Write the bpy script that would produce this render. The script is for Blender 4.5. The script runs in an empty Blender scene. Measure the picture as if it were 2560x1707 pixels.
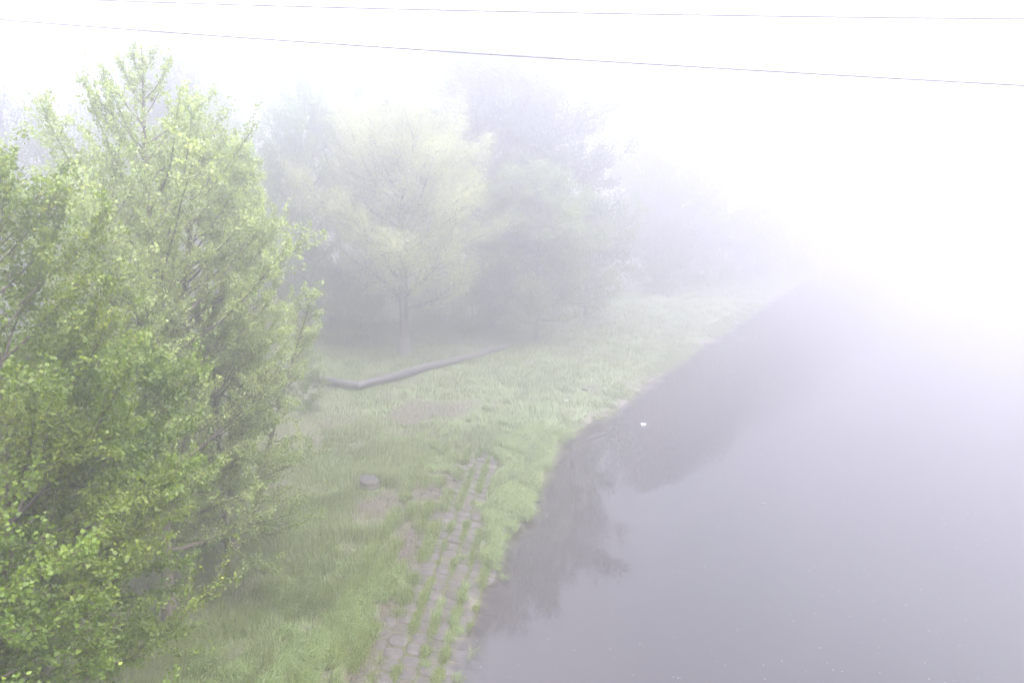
import bpy, math, numpy as np
from mathutils import Vector

sc = bpy.context.scene
COL = sc.collection
R = math.radians

# ------------------------------------------------------------------ camera
H, PITCH, F = 11.0, R(10.1), 740.0
K = 1024 / 2352.0
cd = bpy.data.cameras.new('camera'); cam = bpy.data.objects.new('camera', cd); COL.objects.link(cam)
cd.sensor_width = 36; cd.lens = 36 * F / 1024; cd.clip_end = 2000; cd.clip_start = 0.1
cam.location = (0, 0, H); cam.rotation_euler = (R(90) - PITCH, 0, 0)
sc.camera = cam


def ray(X, Y):
    u, v = X * K, Y * K
    a = (341 - v) / F
    return np.array([(u - 512) / F, math.cos(PITCH) + math.sin(PITCH) * a, -math.sin(PITCH) + math.cos(PITCH) * a])


def ground(X, Y, z=0.0):
    d = ray(X, Y); return np.array([0, 0, H]) + d * ((z - H) / d[2])


def at(X, Y, dist):
    d = ray(X, Y); return np.array([0, 0, H]) + d * (dist / d[1])


# ------------------------------------------------------------------ helpers
def tag(o, label=None, cat=None, group=None, kind=None):
    if label: o['label'] = label
    if cat: o['category'] = cat
    if group: o['group'] = group
    if kind: o['kind'] = kind
    return o


def empty(name, loc, label, cat, group=None):
    o = bpy.data.objects.new(name, None); COL.objects.link(o); o.location = tuple(float(a) for a in loc)
    o.empty_display_size = 0.3
    return tag(o, label, cat, group)


def mesh_obj(name, V, Fc, mat, parent=None, attrs=None, smooth=False):
    """V (n,3); Fc (m,3|4) index array or list of arrays; vertices in world coordinates."""
    V = np.asarray(V, dtype=np.float64)
    if parent is not None: V = V - np.array(parent.location)
    me = bpy.data.meshes.new(name)
    fl = Fc if isinstance(Fc, list) else [Fc]
    fl = [np.asarray(f, dtype=np.int32) for f in fl if len(f)]
    me.vertices.add(len(V)); me.vertices.foreach_set('co', V.astype(np.float32).ravel())
    loops = np.concatenate([f.ravel() for f in fl])
    tot = np.concatenate([np.full(len(f), f.shape[1], np.int32) for f in fl])
    start = np.concatenate([[0], np.cumsum(tot)[:-1]]).astype(np.int32)
    me.loops.add(len(loops)); me.loops.foreach_set('vertex_index', loops)
    me.polygons.add(len(tot)); me.polygons.foreach_set('loop_start', start)
    if smooth: me.polygons.foreach_set('use_smooth', np.ones(len(tot), bool))
    for k, v in (attrs or {}).items():
        a = me.attributes.new(k, 'FLOAT', 'POINT'); a.data.foreach_set('value', np.asarray(v, np.float32))
    me.update(calc_edges=True); me.validate()
    me.materials.append(mat)
    o = bpy.data.objects.new(name, me); COL.objects.link(o)
    if parent is not None: o.parent = parent
    return o


_tabs = {}


def vnoise(x, y, s, seed=0):
    if seed not in _tabs: _tabs[seed] = np.random.default_rng(1000 + seed).random((128, 128))
    T = _tabs[seed]
    x = np.asarray(x, float) / s + 37.3; y = np.asarray(y, float) / s + 11.7
    i = np.floor(x).astype(int); j = np.floor(y).astype(int); a = x - i; b = y - j
    a = a * a * (3 - 2 * a); b = b * b * (3 - 2 * b)
    g = lambda p, q: T[p % 128, q % 128]
    return (g(i, j) * (1 - a) + g(i + 1, j) * a) * (1 - b) + (g(i, j + 1) * (1 - a) + g(i + 1, j + 1) * a) * b


def sstep(a, b, x):
    t = np.clip((np.asarray(x, float) - a) / (b - a), 0, 1); return t * t * (3 - 2 * t)


class Tubes:
    def __init__(s): s.V = []; s.Q = []; s.n = 0

    def add(s, pts, rad, sides=5):
        pts = np.asarray(pts, float); rad = np.broadcast_to(np.asarray(rad, float), (len(pts),))
        t = np.gradient(pts, axis=0); t /= np.linalg.norm(t, axis=1)[:, None] + 1e-9
        d = pts[-1] - pts[0]
        ref = np.array([0, 0, 1.0]) if abs(d[2]) < 0.85 * np.linalg.norm(d) else np.array([1.0, 0, 0])
        u = np.cross(t, ref); u /= np.linalg.norm(u, axis=1)[:, None] + 1e-9
        w = np.cross(u, t)
        an = np.arange(sides) * 2 * math.pi / sides
        ring = pts[:, None] + rad[:, None, None] * (np.cos(an)[None, :, None] * u[:, None] + np.sin(an)[None, :, None] * w[:, None])
        m = len(pts)
        i = np.arange(m - 1)[:, None] * sides; j = np.arange(sides)[None]; j2 = (j + 1) % sides
        q = np.stack([i + j, i + j2, i + sides + j2, i + sides + j], -1).reshape(-1, 4) + s.n
        s.V.append(ring.reshape(-1, 3)); s.Q.append(q); s.n += m * sides

    def obj(s, name, mat, parent=None, smooth=True):
        return mesh_obj(name, np.concatenate(s.V), np.concatenate(s.Q), mat, parent, smooth=smooth)


# ------------------------------------------------------------------ materials
def mat_base(name):
    m = bpy.data.materials.new(name); m.use_nodes = True
    nt = m.node_tree; nt.nodes.clear()
    out = nt.nodes.new('ShaderNodeOutputMaterial')
    return m, nt, out


def N(nt, typ, **kw):
    n = nt.nodes.new(typ)
    for k, v in kw.items():
        if k.startswith('_'): setattr(n, k[1:], v)
    return n


def mixrgb(nt, fac, a, b, blend='MIX'):
    n = nt.nodes.new('ShaderNodeMix'); n.data_type = 'RGBA'; n.blend_type = blend
    for s_, v in ((0, fac), (6, a), (7, b)):
        if hasattr(v, 'is_linked') or hasattr(v, 'links'): nt.links.new(v, n.inputs[s_])
        elif s_ == 0: n.inputs[0].default_value = v
        else: n.inputs[s_].default_value = (*v, 1)
    return n.outputs[2]


def noise_out(nt, scale, detail=3, rough=0.6, lo=0.35, hi=0.65, vec=None, dim='FAC'):
    n = nt.nodes.new('ShaderNodeTexNoise'); n.inputs['Scale'].default_value = scale
    n.inputs['Detail'].default_value = detail; n.inputs['Roughness'].default_value = rough
    if vec is None:
        g = nt.nodes.new('ShaderNodeNewGeometry'); vec = g.outputs['Position']
    nt.links.new(vec, n.inputs['Vector'])
    r = nt.nodes.new('ShaderNodeMapRange'); r.inputs[1].default_value = lo; r.inputs[2].default_value = hi
    nt.links.new(n.outputs[0], r.inputs[0])
    return r.outputs[0]


def attr_out(nt, name):
    a = nt.nodes.new('ShaderNodeAttribute'); a.attribute_name = name; return a.outputs['Fac']


def leaf_mat(name, dark, light, warm, transl=0.5, rough=0.55):
    m, nt, out = mat_base(name)
    tone = attr_out(nt, 'tone')
    c = mixrgb(nt, tone, dark, light)
    # some leaves are young and yellower
    r = nt.nodes.new('ShaderNodeMapRange'); r.inputs[1].default_value = 0.85; r.inputs[2].default_value = 1.15
    nt.links.new(tone, r.inputs[0])
    c = mixrgb(nt, r.outputs[0], c, warm)
    p = nt.nodes.new('ShaderNodeBsdfPrincipled'); nt.links.new(c, p.inputs['Base Color'])
    p.inputs['Roughness'].default_value = rough; p.inputs['Specular IOR Level'].default_value = 0.35
    t = nt.nodes.new('ShaderNodeBsdfTranslucent')
    tc = mixrgb(nt, 1.0, c, (1.5, 1.5, 0.7), 'MULTIPLY'); nt.links.new(tc, t.inputs[0])
    x = nt.nodes.new('ShaderNodeMixShader'); x.inputs[0].default_value = transl
    nt.links.new(p.outputs[0], x.inputs[1]); nt.links.new(t.outputs[0], x.inputs[2])
    nt.links.new(x.outputs[0], out.inputs[0])
    return m


def noise_mat(name, a, b, scale, rough=0.8, bump=0.0, c=None, scale2=None, spec=0.3, stretch=None):
    m, nt, out = mat_base(name)
    vec = None
    if stretch:
        g = nt.nodes.new('ShaderNodeNewGeometry'); mp = nt.nodes.new('ShaderNodeMapping'); mp.inputs['Scale'].default_value = stretch
        nt.links.new(g.outputs['Position'], mp.inputs[0]); vec = mp.outputs[0]
    f = noise_out(nt, scale, 5, 0.65, vec=vec)
    col = mixrgb(nt, f, a, b)
    if c: col = mixrgb(nt, noise_out(nt, scale2, 4, 0.6, 0.5, 0.62), col, c)
    p = nt.nodes.new('ShaderNodeBsdfPrincipled'); nt.links.new(col, p.inputs['Base Color'])
    p.inputs['Roughness'].default_value = rough; p.inputs['Specular IOR Level'].default_value = spec
    if bump:
        bn = nt.nodes.new('ShaderNodeBump'); bn.inputs['Strength'].default_value = bump; bn.inputs['Distance'].default_value = 0.02
        nt.links.new(f, bn.inputs['Height']); nt.links.new(bn.outputs[0], p.inputs['Normal'])
    nt.links.new(p.outputs[0], out.inputs[0])
    return m


M = {}
M['poplar'] = leaf_mat('poplar_leaf', (0.096, 0.133, 0.045), (0.227, 0.271, 0.099), (0.327, 0.347, 0.139))
M['poplar_far'] = leaf_mat('poplar_leaf_far', (0.064, 0.106, 0.032), (0.138, 0.185, 0.053), (0.211, 0.253, 0.085))
M['near'] = leaf_mat('near_leaf', (0.037, 0.066, 0.006), (0.108, 0.141, 0.013), (0.195, 0.193, 0.023))
M['maple'] = leaf_mat('maple_leaf', (0.039, 0.073, 0.006), (0.103, 0.146, 0.013), (0.168, 0.183, 0.022))
M['willow'] = leaf_mat('willow_leaf', (0.141, 0.162, 0.071), (0.291, 0.309, 0.156), (0.375, 0.37, 0.196), 0.6)
M['dark'] = leaf_mat('dark_leaf', (0.03, 0.045, 0.018), (0.07, 0.095, 0.035), (0.1, 0.13, 0.05), 0.3)
M['mid'] = leaf_mat('mid_leaf', (0.06, 0.092, 0.025), (0.138, 0.175, 0.046), (0.202, 0.221, 0.064))
M['grass'] = leaf_mat('grass_blade', (0.035, 0.054, 0.011), (0.089, 0.108, 0.023), (0.151, 0.137, 0.035), 0.3)
M['lush'] = leaf_mat('lush_blade', (0.067, 0.106, 0.031), (0.16, 0.204, 0.073), (0.266, 0.272, 0.124), 0.3)
M['row'] = leaf_mat('row_blade', (0.05, 0.077, 0.01), (0.111, 0.144, 0.024), (0.167, 0.168, 0.042), 0.3)
M['straw'] = leaf_mat('straw_blade', (0.039, 0.021, 0.013), (0.077, 0.044, 0.027), (0.136, 0.087, 0.054), 0.1, 0.7)
M['bark'] = noise_mat('bark', (0.035, 0.027, 0.023), (0.085, 0.066, 0.057), 14, 0.85, 0.5, stretch=(1, 1, 0.25))
M['barkdark'] = noise_mat('bark_dark', (0.022, 0.018, 0.018), (0.05, 0.041, 0.04), 12, 0.9, 0.5, stretch=(1, 1, 0.25))
M['white'] = noise_mat('whitewash', (0.11, 0.1, 0.1), (0.055, 0.046, 0.045), 9, 0.9, 0.3, stretch=(1, 1, 0.4))
M['slab'] = noise_mat('concrete_slab', (0.023, 0.0185, 0.019), (0.036, 0.0295, 0.0305), 6, 0.75, 0.25, c=(0.017, 0.0155, 0.011), scale2=1.6)
M['pipe'] = noise_mat('pipe_steel', (0.018, 0.016, 0.022), (0.035, 0.031, 0.04), 5, 0.42, 0.1, c=(0.04, 0.028, 0.025), scale2=3.0, spec=0.4)
M['cut'] = noise_mat('cut_wood', (0.014, 0.011, 0.012), (0.027, 0.022, 0.023), 8, 0.8, 0.3)
M['wire'] = noise_mat('wire', (0.06, 0.06, 0.065), (0.09, 0.09, 0.095), 4, 0.5)
M['feather'] = noise_mat('white_feather', (0.85, 0.85, 0.86), (0.75, 0.76, 0.78), 20, 0.7)
M['beak'] = noise_mat('dark_beak', (0.08, 0.03, 0.02), (0.05, 0.02, 0.02), 20, 0.5)
M['fluff'] = noise_mat('fluff', (0.5, 0.5, 0.49), (0.38, 0.38, 0.36), 20, 0.9)
M['wall'] = noise_mat('grey_wall', (0.05, 0.05, 0.056), (0.07, 0.068, 0.075), 0.6, 0.9)
M['glass'] = noise_mat('dark_pane', (0.03, 0.03, 0.035), (0.05, 0.05, 0.055), 2, 0.15)
M['wood'] = noise_mat('wet_wood', (0.04, 0.033, 0.03), (0.08, 0.065, 0.06), 10, 0.6)
M['stone'] = noise_mat('grey_stone', (0.05, 0.047, 0.05), (0.09, 0.086, 0.09), 8, 0.8, 0.3)

# ------------------------------------------------------------------ shoreline and terrain
shore = [(-2.2, -60), (-2.0, 0), (-1.65, 12)] + [tuple(ground(a, b)[:2]) for a, b in
    ((1042, 1560), (1052, 1480), (1105, 1385), (1128, 1295), (1165, 1240), (1205, 1190), (1222, 1130), (1262, 1060), (1280, 1015),
     (1330, 990), (1400, 948), (1500, 872), (1600, 802), (1700, 737), (1790, 680), (1850, 643), (1905, 610), (1960, 601), (2100, 599.5))] + [(115, 162), (180, 158), (420, 150)]
shore = np.array(shore)


def sdist(x, y):
    x = np.asarray(x, float).ravel(); y = np.asarray(y, float).ravel()
    best = np.full(x.shape, 1e9)
    inside = np.zeros(x.shape, bool)
    poly = np.vstack([shore, [(420, -60)]])
    for i in range(len(poly)):
        a = poly[i]; b = poly[(i + 1) % len(poly)]
        if i < len(shore) - 1:
            d = b - a; t = np.clip(((x - a[0]) * d[0] + (y - a[1]) * d[1]) / (d @ d), 0, 1)
            best = np.minimum(best, np.hypot(x - a[0] - t * d[0], y - a[1] - t * d[1]))
        if a[1] != b[1]:
            c = ((a[1] > y) != (b[1] > y)) & (x < (b[0] - a[0]) * (y - a[1]) / (b[1] - a[1]) + a[0])
            inside ^= c
    sd = np.where(inside, -best, best)
    return sd + (vnoise(x, y, 0.9, 1) - 0.5) * 0.4 * np.clip(y / 30, 0.6, 3) + (vnoise(x, y, 0.35, 2) - 0.5) * 0.16


def hgt(x, y, sd=None):
    x = np.asarray(x, float).ravel(); y = np.asarray(y, float).ravel()
    if sd is None: sd = sdist(x, y)
    z = np.interp(sd, [-12, -6, 0, 1.5, 4, 8, 15, 25, 60, 120], [-1.7, -1.4, 0, 0.3, 0.68, 0.95, 1.3, 1.9, 3.6, 6])
    n = (vnoise(x, y, 2.3, 3) - 0.5) * 0.22 + (vnoise(x, y, 7, 4) - 0.5) * 0.35
    return z + n * np.clip(sd / 4, 0, 1)


def hg1(x, y): return float(hgt([x], [y])[0])


def scoord(x, y): return x - (-3.03 + (y - 15.2) * 0.0842)      # across the paved strip


P_BROWN = [(*ground(980, 945, .9)[:2], 2.4, 2.6, 1.0), (*ground(905, 1150, .8)[:2], 1.3, 1.2, 1.0), (*ground(860, 1180, .8)[:2], .8, 1.0, .8), (*ground(940, 1000, .8)[:2], 1.2, 1.4, .8), (*ground(400, 1480, 1)[:2], .9, .9, .7), (*ground(690, 905, 1)[:2], 1.6, 2.4, 1.0),
           (*ground(700, 815, 1.2)[:2], 3.0, 2.0, 0.9), (*ground(470, 1330, 1)[:2], 0.6, 1.3, 0.9), (*ground(1060, 960, .7)[:2], 0.9, 4.5, 0.6),
           (*ground(430, 1380, 1)[:2], 0.7, 0.9, 0.7)]


def dirtmask(x, y, sd):
    s = scoord(x, y)
    n = vnoise(x, y, 0.7, 5); n2 = vnoise(x, y, 0.22, 6); n3 = vnoise(x, y, 2.5, 7)
    d = np.zeros_like(x)
    # strip beside the slabs
    strip = sstep(-2.0, -1.1, s + (n - 0.5) * 1.0 + .5 * (1 - sstep(16, 22, y))) * (1 - sstep(29, 33, y))
    d = np.maximum(d, strip * 0.95)
    for (cx, cy, rx, ry, k) in P_BROWN:
        r = np.hypot((x - cx) / rx, (y - cy) / ry)
        d = np.maximum(d, k * (1 - sstep(0.35, 1.1, r + (n - 0.5) * 1.5 + (vnoise(x, y, 1.5, 8) - .5) * 1.2)) * (0.7 + 0.3 * n2))
    # muddy rim along the water beyond the slabs
    w = np.clip((y - 30) / 60, 0, 1) * .7 + 0.45
    rim = (1 - sstep(0.4, 1.0, sd / w + (n - 0.5) * 0.9)) * sstep(30, 36, y)
    d = np.maximum(d, rim * 0.65)
    d = np.maximum(d, sstep(0.55, 0.75, n3) * sstep(0.45, 0.7, n) * 0.75)
    # leaf litter under the trees
    d = np.maximum(d, sstep(-7.2, -9.5, x + (n3 - .5) * 3) * (1 - sstep(34, 44, y)) * (0.35 + 0.5 * n))
    return np.clip(d, 0, 1)


ys = np.concatenate([np.linspace(-59, 10, 24)[:-1], np.linspace(10, 60, 260)[:-1], 60 + 238 * (np.linspace(0, 1, 110) ** 1.6)])
xs = np.concatenate([-18 - 240 * (np.linspace(1, 0, 60)[:-1] ** 1.7), np.linspace(-18, 18, 240)[:-1], 18 + 240 * (np.linspace(0, 1, 60) ** 1.7)])
GX, GY = np.meshgrid(xs, ys); gx, gy = GX.ravel(), GY.ravel()
gsd = sdist(gx, gy); gz = hgt(gx, gy, gsd); gd = dirtmask(gx, gy, gsd)
nx, ny = len(xs), len(ys)
ii = (np.arange(ny - 1)[:, None] * nx + np.arange(nx - 1)[None]).ravel()
quads = np.stack([ii, ii + 1, ii + nx + 1, ii + nx], -1)

m, nt, out = mat_base('bank_soil')
dm = attr_out(nt, 'dirt'); wet = attr_out(nt, 'wet')
green = mixrgb(nt, noise_out(nt, 3.5, 5, 0.7), (0.045, 0.06, 0.02), (0.085, 0.11, 0.04))
green = mixrgb(nt, noise_out(nt, 0.35, 3, 0.6), green, (0.07, 0.095, 0.04))
brown = mixrgb(nt, noise_out(nt, 9, 5, 0.7), (0.015, 0.010, 0.007), (0.03, 0.0205, 0.0145))
brown = mixrgb(nt, noise_out(nt, 40, 3, 0.7, 0.5, 0.7), brown, (0.045, 0.033, 0.026))
c = mixrgb(nt, dm, green, brown); c = mixrgb(nt, wet, c, (0.07, 0.058, 0.05))
p = nt.nodes.new('ShaderNodeBsdfPrincipled'); nt.links.new(c, p.inputs['Base Color']); p.inputs['Roughness'].default_value = 0.9
bn = nt.nodes.new('ShaderNodeBump'); bn.inputs['Strength'].default_value = 0.6; bn.inputs['Distance'].default_value = 0.05
nt.links.new(noise_out(nt, 11, 5, 0.7), bn.inputs['Height']); nt.links.new(bn.outputs[0], p.inputs['Normal'])
nt.links.new(p.outputs[0], out.inputs[0])
g = mesh_obj('ground', np.stack([gx, gy, gz], -1), quads, m, attrs={'dirt': gd, 'wet': sstep(0.7, 0.1, gsd)}, smooth=True)
tag(g, 'grassy sloping river bank with brown earth patches', 'river bank', kind='structure')

# ------------------------------------------------------------------ water
BIRD = ground(1478, 976, 0)
m, nt, out = mat_base('river_water')
geo = nt.nodes.new('ShaderNodeNewGeometry')
dep = attr_out(nt, 'depth')
murk = mixrgb(nt, noise_out(nt, 0.12, 3, 0.6), (0.006, 0.005, 0.0045), (0.009, 0.0075, 0.007))
sh = nt.nodes.new('ShaderNodeMapRange'); sh.inputs[1].default_value = 0.1; sh.inputs[2].default_value = 1.5; sh.inputs[3].default_value = 1; sh.inputs[4].default_value = 0
nt.links.new(dep, sh.inputs[0]); murk = mixrgb(nt, sh.outputs[0], murk, (0.02, 0.0175, 0.0175))
df = nt.nodes.new('ShaderNodeBsdfDiffuse'); nt.links.new(murk, df.inputs[0])
tr = nt.nodes.new('ShaderNodeBsdfTransparent'); tr.inputs[0].default_value = (0.85, 0.8, 0.74, 1)
gl = nt.nodes.new('ShaderNodeBsdfGlossy'); gl.inputs['Roughness'].default_value = 0.0; gl.inputs[0].default_value = (1, 1, 1, 1)
fr = nt.nodes.new('ShaderNodeFresnel'); fr.inputs[0].default_value = 1.42
# calm surface: long low swell, fine ripples in wind patches, rings spreading from the bird
mp = nt.nodes.new('ShaderNodeMapping'); mp.inputs['Scale'].default_value = (0.55, 1.0, 1.0); mp.inputs['Rotation'].default_value = (0, 0, R(12))
nt.links.new(geo.outputs['Position'], mp.inputs[0])
h1 = nt.nodes.new('ShaderNodeTexNoise'); h1.inputs['Scale'].default_value = 1.3; h1.inputs['Detail'].default_value = 2; nt.links.new(mp.outputs[0], h1.inputs['Vector'])
h2 = nt.nodes.new('ShaderNodeTexNoise'); h2.inputs['Scale'].default_value = 5.0; h2.inputs['Detail'].default_value = 2; nt.links.new(mp.outputs[0], h2.inputs['Vector'])
patch = noise_out(nt, 0.06, 2, 0.5, 0.4, 0.75)
mm = nt.nodes.new('ShaderNodeMath'); mm.operation = 'MULTIPLY'; nt.links.new(h2.outputs[0], mm.inputs[0]); nt.links.new(patch, mm.inputs[1])
b1 = nt.nodes.new('ShaderNodeBump'); b1.inputs['Strength'].default_value = 1.0; b1.inputs['Distance'].default_value = 0.0016; nt.links.new(h1.outputs[0], b1.inputs['Height'])
wv_ = nt.nodes.new('ShaderNodeVectorMath'); wv_.operation = 'DISTANCE'; nt.links.new(geo.outputs['Position'], wv_.inputs[0]); wv_.inputs[1].default_value = (11.5, 41.5, 0)
wm = nt.nodes.new('ShaderNodeMapRange'); wm.inputs[1].default_value = 7.0; wm.inputs[2].default_value = 2.0; nt.links.new(wv_.outputs['Value'], wm.inputs[0])
mp3 = nt.nodes.new('ShaderNodeMapping'); mp3.inputs['Scale'].default_value = (0.35, 2.6, 1.0); nt.links.new(geo.outputs['Position'], mp3.inputs[0])
h3 = nt.nodes.new('ShaderNodeTexNoise'); h3.inputs['Scale'].default_value = 1.0; h3.inputs['Detail'].default_value = 1; nt.links.new(mp3.outputs[0], h3.inputs['Vector'])
wq = nt.nodes.new('ShaderNodeMath'); wq.operation = 'MULTIPLY'; nt.links.new(h3.outputs[0], wq.inputs[0]); nt.links.new(wm.outputs[0], wq.inputs[1])
b4 = nt.nodes.new('ShaderNodeBump'); b4.inputs['Strength'].default_value = 1.0; b4.inputs['Distance'].default_value = 0.02; nt.links.new(wq.outputs[0], b4.inputs['Height']); nt.links.new(b1.outputs[0], b4.inputs['Normal'])
b2 = nt.nodes.new('ShaderNodeBump'); b2.inputs['Strength'].default_value = 1.0; b2.inputs['Distance'].default_value = 0.0022; nt.links.new(mm.outputs[0], b2.inputs['Height']); nt.links.new(b4.outputs[0], b2.inputs['Normal'])
sv = nt.nodes.new('ShaderNodeVectorMath'); sv.operation = 'SUBTRACT'; nt.links.new(geo.outputs['Position'], sv.inputs[0]); sv.inputs[1].default_value = (BIRD[0] + 0.1, BIRD[1], 0)
ln = nt.nodes.new('ShaderNodeVectorMath'); ln.operation = 'LENGTH'; nt.links.new(sv.outputs[0], ln.inputs[0])
sn = nt.nodes.new('ShaderNodeMath'); sn.operation = 'MULTIPLY'; sn.inputs[1].default_value = 30; nt.links.new(ln.outputs['Value'], sn.inputs[0])
s2 = nt.nodes.new('ShaderNodeMath'); s2.operation = 'SINE'; nt.links.new(sn.outputs[0], s2.inputs[0])
fall = nt.nodes.new('ShaderNodeMapRange'); fall.inputs[1].default_value = 0.1; fall.inputs[2].default_value = 0.6; fall.inputs[3].default_value = 1; fall.inputs[4].default_value = 0
nt.links.new(ln.outputs['Value'], fall.inputs[0])
rg = nt.nodes.new('ShaderNodeMath'); rg.operation = 'MULTIPLY'; nt.links.new(s2.outputs[0], rg.inputs[0]); nt.links.new(fall.outputs[0], rg.inputs[1])
b3 = nt.nodes.new('ShaderNodeBump'); b3.inputs['Strength'].default_value = 1.0; b3.inputs['Distance'].default_value = 0.012; nt.links.new(rg.outputs[0], b3.inputs['Height']); nt.links.new(b2.outputs[0], b3.inputs['Normal'])
nt.links.new(b3.outputs[0], gl.inputs['Normal']); nt.links.new(b3.outputs[0], fr.inputs['Normal'])
clear = nt.nodes.new('ShaderNodeMapRange'); clear.inputs[1].default_value = 0.0; clear.inputs[2].default_value = 0.17; clear.inputs[3].default_value = 0.85; clear.inputs[4].default_value = 0.0
nt.links.new(dep, clear.inputs[0])
x1 = nt.nodes.new('ShaderNodeMixShader'); nt.links.new(clear.outputs[0], x1.inputs[0]); nt.links.new(df.outputs[0], x1.inputs[1]); nt.links.new(tr.outputs[0], x1.inputs[2])
x2 = nt.nodes.new('ShaderNodeMixShader'); nt.links.new(fr.outputs[0], x2.inputs[0]); nt.links.new(x1.outputs[0], x2.inputs[1]); nt.links.new(gl.outputs[0], x2.inputs[2])
nt.links.new(x2.outputs[0], out.inputs[0])
keep = (gsd < 3.0)
qk = keep[quads].any(1)
used = np.unique(quads[qk]); remap = np.full(len(gx), -1); remap[used] = np.arange(len(used))
w = mesh_obj('water', np.stack([gx[used], gy[used], np.zeros(len(used))], -1), remap[quads[qk]], m, attrs={'depth': np.clip(-gz[used], 0, 2)}, smooth=True)
tag(w, 'calm murky river reflecting the misty trees', 'river', kind='structure')

# ------------------------------------------------------------------ paved bank strip
rng = np.random.default_rng(5)
V, T, Q = [], [], []; nv = 0
SL = 0.5
for j in range(44):
    for i in range(-4, 7):
        y = 10.6 + j * SL + rng.normal(0, .015) + (0.5 * SL if i % 2 else 0); s_ = i * SL * 0.98
        x = s_ - 3.03 + (y - 15.2) * 0.0842 + rng.normal(0, .012)
        sd = float(sdist([x], [y])[0])
        if sd < -2.2 or y > 31.5 + rng.normal(0, .7): continue
        if i >= 5 and y > 21 and sd > 0: continue
        z = hgt([x, x + .2, x], [y, y, y + .2])
        sx = (z[1] - z[0]) / .2; sy = (z[2] - z[0]) / .2
        sink = rng.normal(0.008, 0.006) if i >= 0 else rng.normal(0.008 + 0.006 * i, 0.018)
        n = 14; an = np.arange(n) * 2 * math.pi / n + 0.22
        ex = 0.62
        hw = SL * 0.462 * rng.uniform(.96, 1.01); hh = SL * 0.455 * rng.uniform(.96, 1.01)
        px = np.sign(np.cos(an)) * np.abs(np.cos(an)) ** ex * hw; py = np.sign(np.sin(an)) * np.abs(np.sin(an)) ** ex * hh
        px += rng.normal(0, .006, n); py += rng.normal(0, .006, n)
        tx, ty = rng.normal(0, .012, 2)
        rings = []
        for (k, dz) in ((1.0, -0.09), (1.0, -0.006), (0.97, 0.0)):
            X_ = px * k; Y_ = py * k
            rings.append(np.stack([x + X_, y + Y_, z[0] + sink + dz + X_ * (sx + tx) + Y_ * (sy + ty)], -1))
        rings.append(np.array([[x, y, z[0] + sink + 0.003]]))
        V.append(np.concatenate(rings)); a = np.arange(n); b = (a + 1) % n
        for r_ in range(2): Q.append(np.stack([nv + r_ * n + a, nv + r_ * n + b, nv + (r_ + 1) * n + b, nv + (r_ + 1) * n + a], -1))
        T.append(np.stack([nv + 2 * n + a, nv + 2 * n + b, np.full(n, nv + 3 * n)], -1))
        nv += 3 * n + 1
pv = mesh_obj('paving', np.concatenate(V), [np.concatenate(Q), np.concatenate(T)], M['slab'])
tag(pv, 'rounded grey concrete paving slabs sloping down into the water', 'paving', kind='structure')


# ------------------------------------------------------------------ grass
def blades(name, x, y, z, h, wd, lean, ldir, tone, mat):
    n = len(x); r = np.random.default_rng(n)
    b = np.stack([x, y, z - 0.02], -1); h = h[:, None]
    L = np.stack([np.cos(ldir), np.sin(ldir), np.zeros(n)], -1); ln = lean[:, None]
    up = np.array([0, 0, 1.0])
    a = r.random(n) * math.pi; wv = np.stack([np.cos(a), np.sin(a), np.zeros(n)], -1) * (wd[:, None] * .5)
    mid = b + up * h * (0.62 - 0.1 * ln) + L * h * ln * 0.28
    tip = b + up * h * np.maximum(0.12, 1.0 - 0.55 * ln) + L * h * ln * 0.95
    V = np.stack([b - wv, b + wv, mid + wv * .8, mid - wv * .8, tip], 1).reshape(-1, 3)
    o = np.arange(n)[:, None] * 5
    Q = o + np.array([[0, 1, 2, 3]]); T = o + np.array([[3, 2, 4]])
    return mesh_obj(name, V, [Q, T], mat, attrs={'tone': np.repeat(np.clip(tone, 0, 1), 5)})


def scatter(n, x0, x1, y0, y1, seed):
    r = np.random.default_rng(seed)
    x = r.uniform(x0, x1, n); y = r.uniform(y0, y1, n)
    k = (np.abs(x) < y * 0.78 + 4)
    return x[k], y[k], r


def clumpy(x, y, r, step):
    """gather blades into tufts round random centres"""
    n = len(x); m_ = max(1, n // 14); c = r.integers(0, m_, n)
    loose = r.random(n) < .35
    return np.where(loose, x, x[c] + r.normal(0, step * .3, n)), np.where(loose, y, y[c] + r.normal(0, step * .3, n))


GX_, GY_, GZ_, GH, GW, GL, GD, GT = [[] for _ in range(8)]


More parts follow.
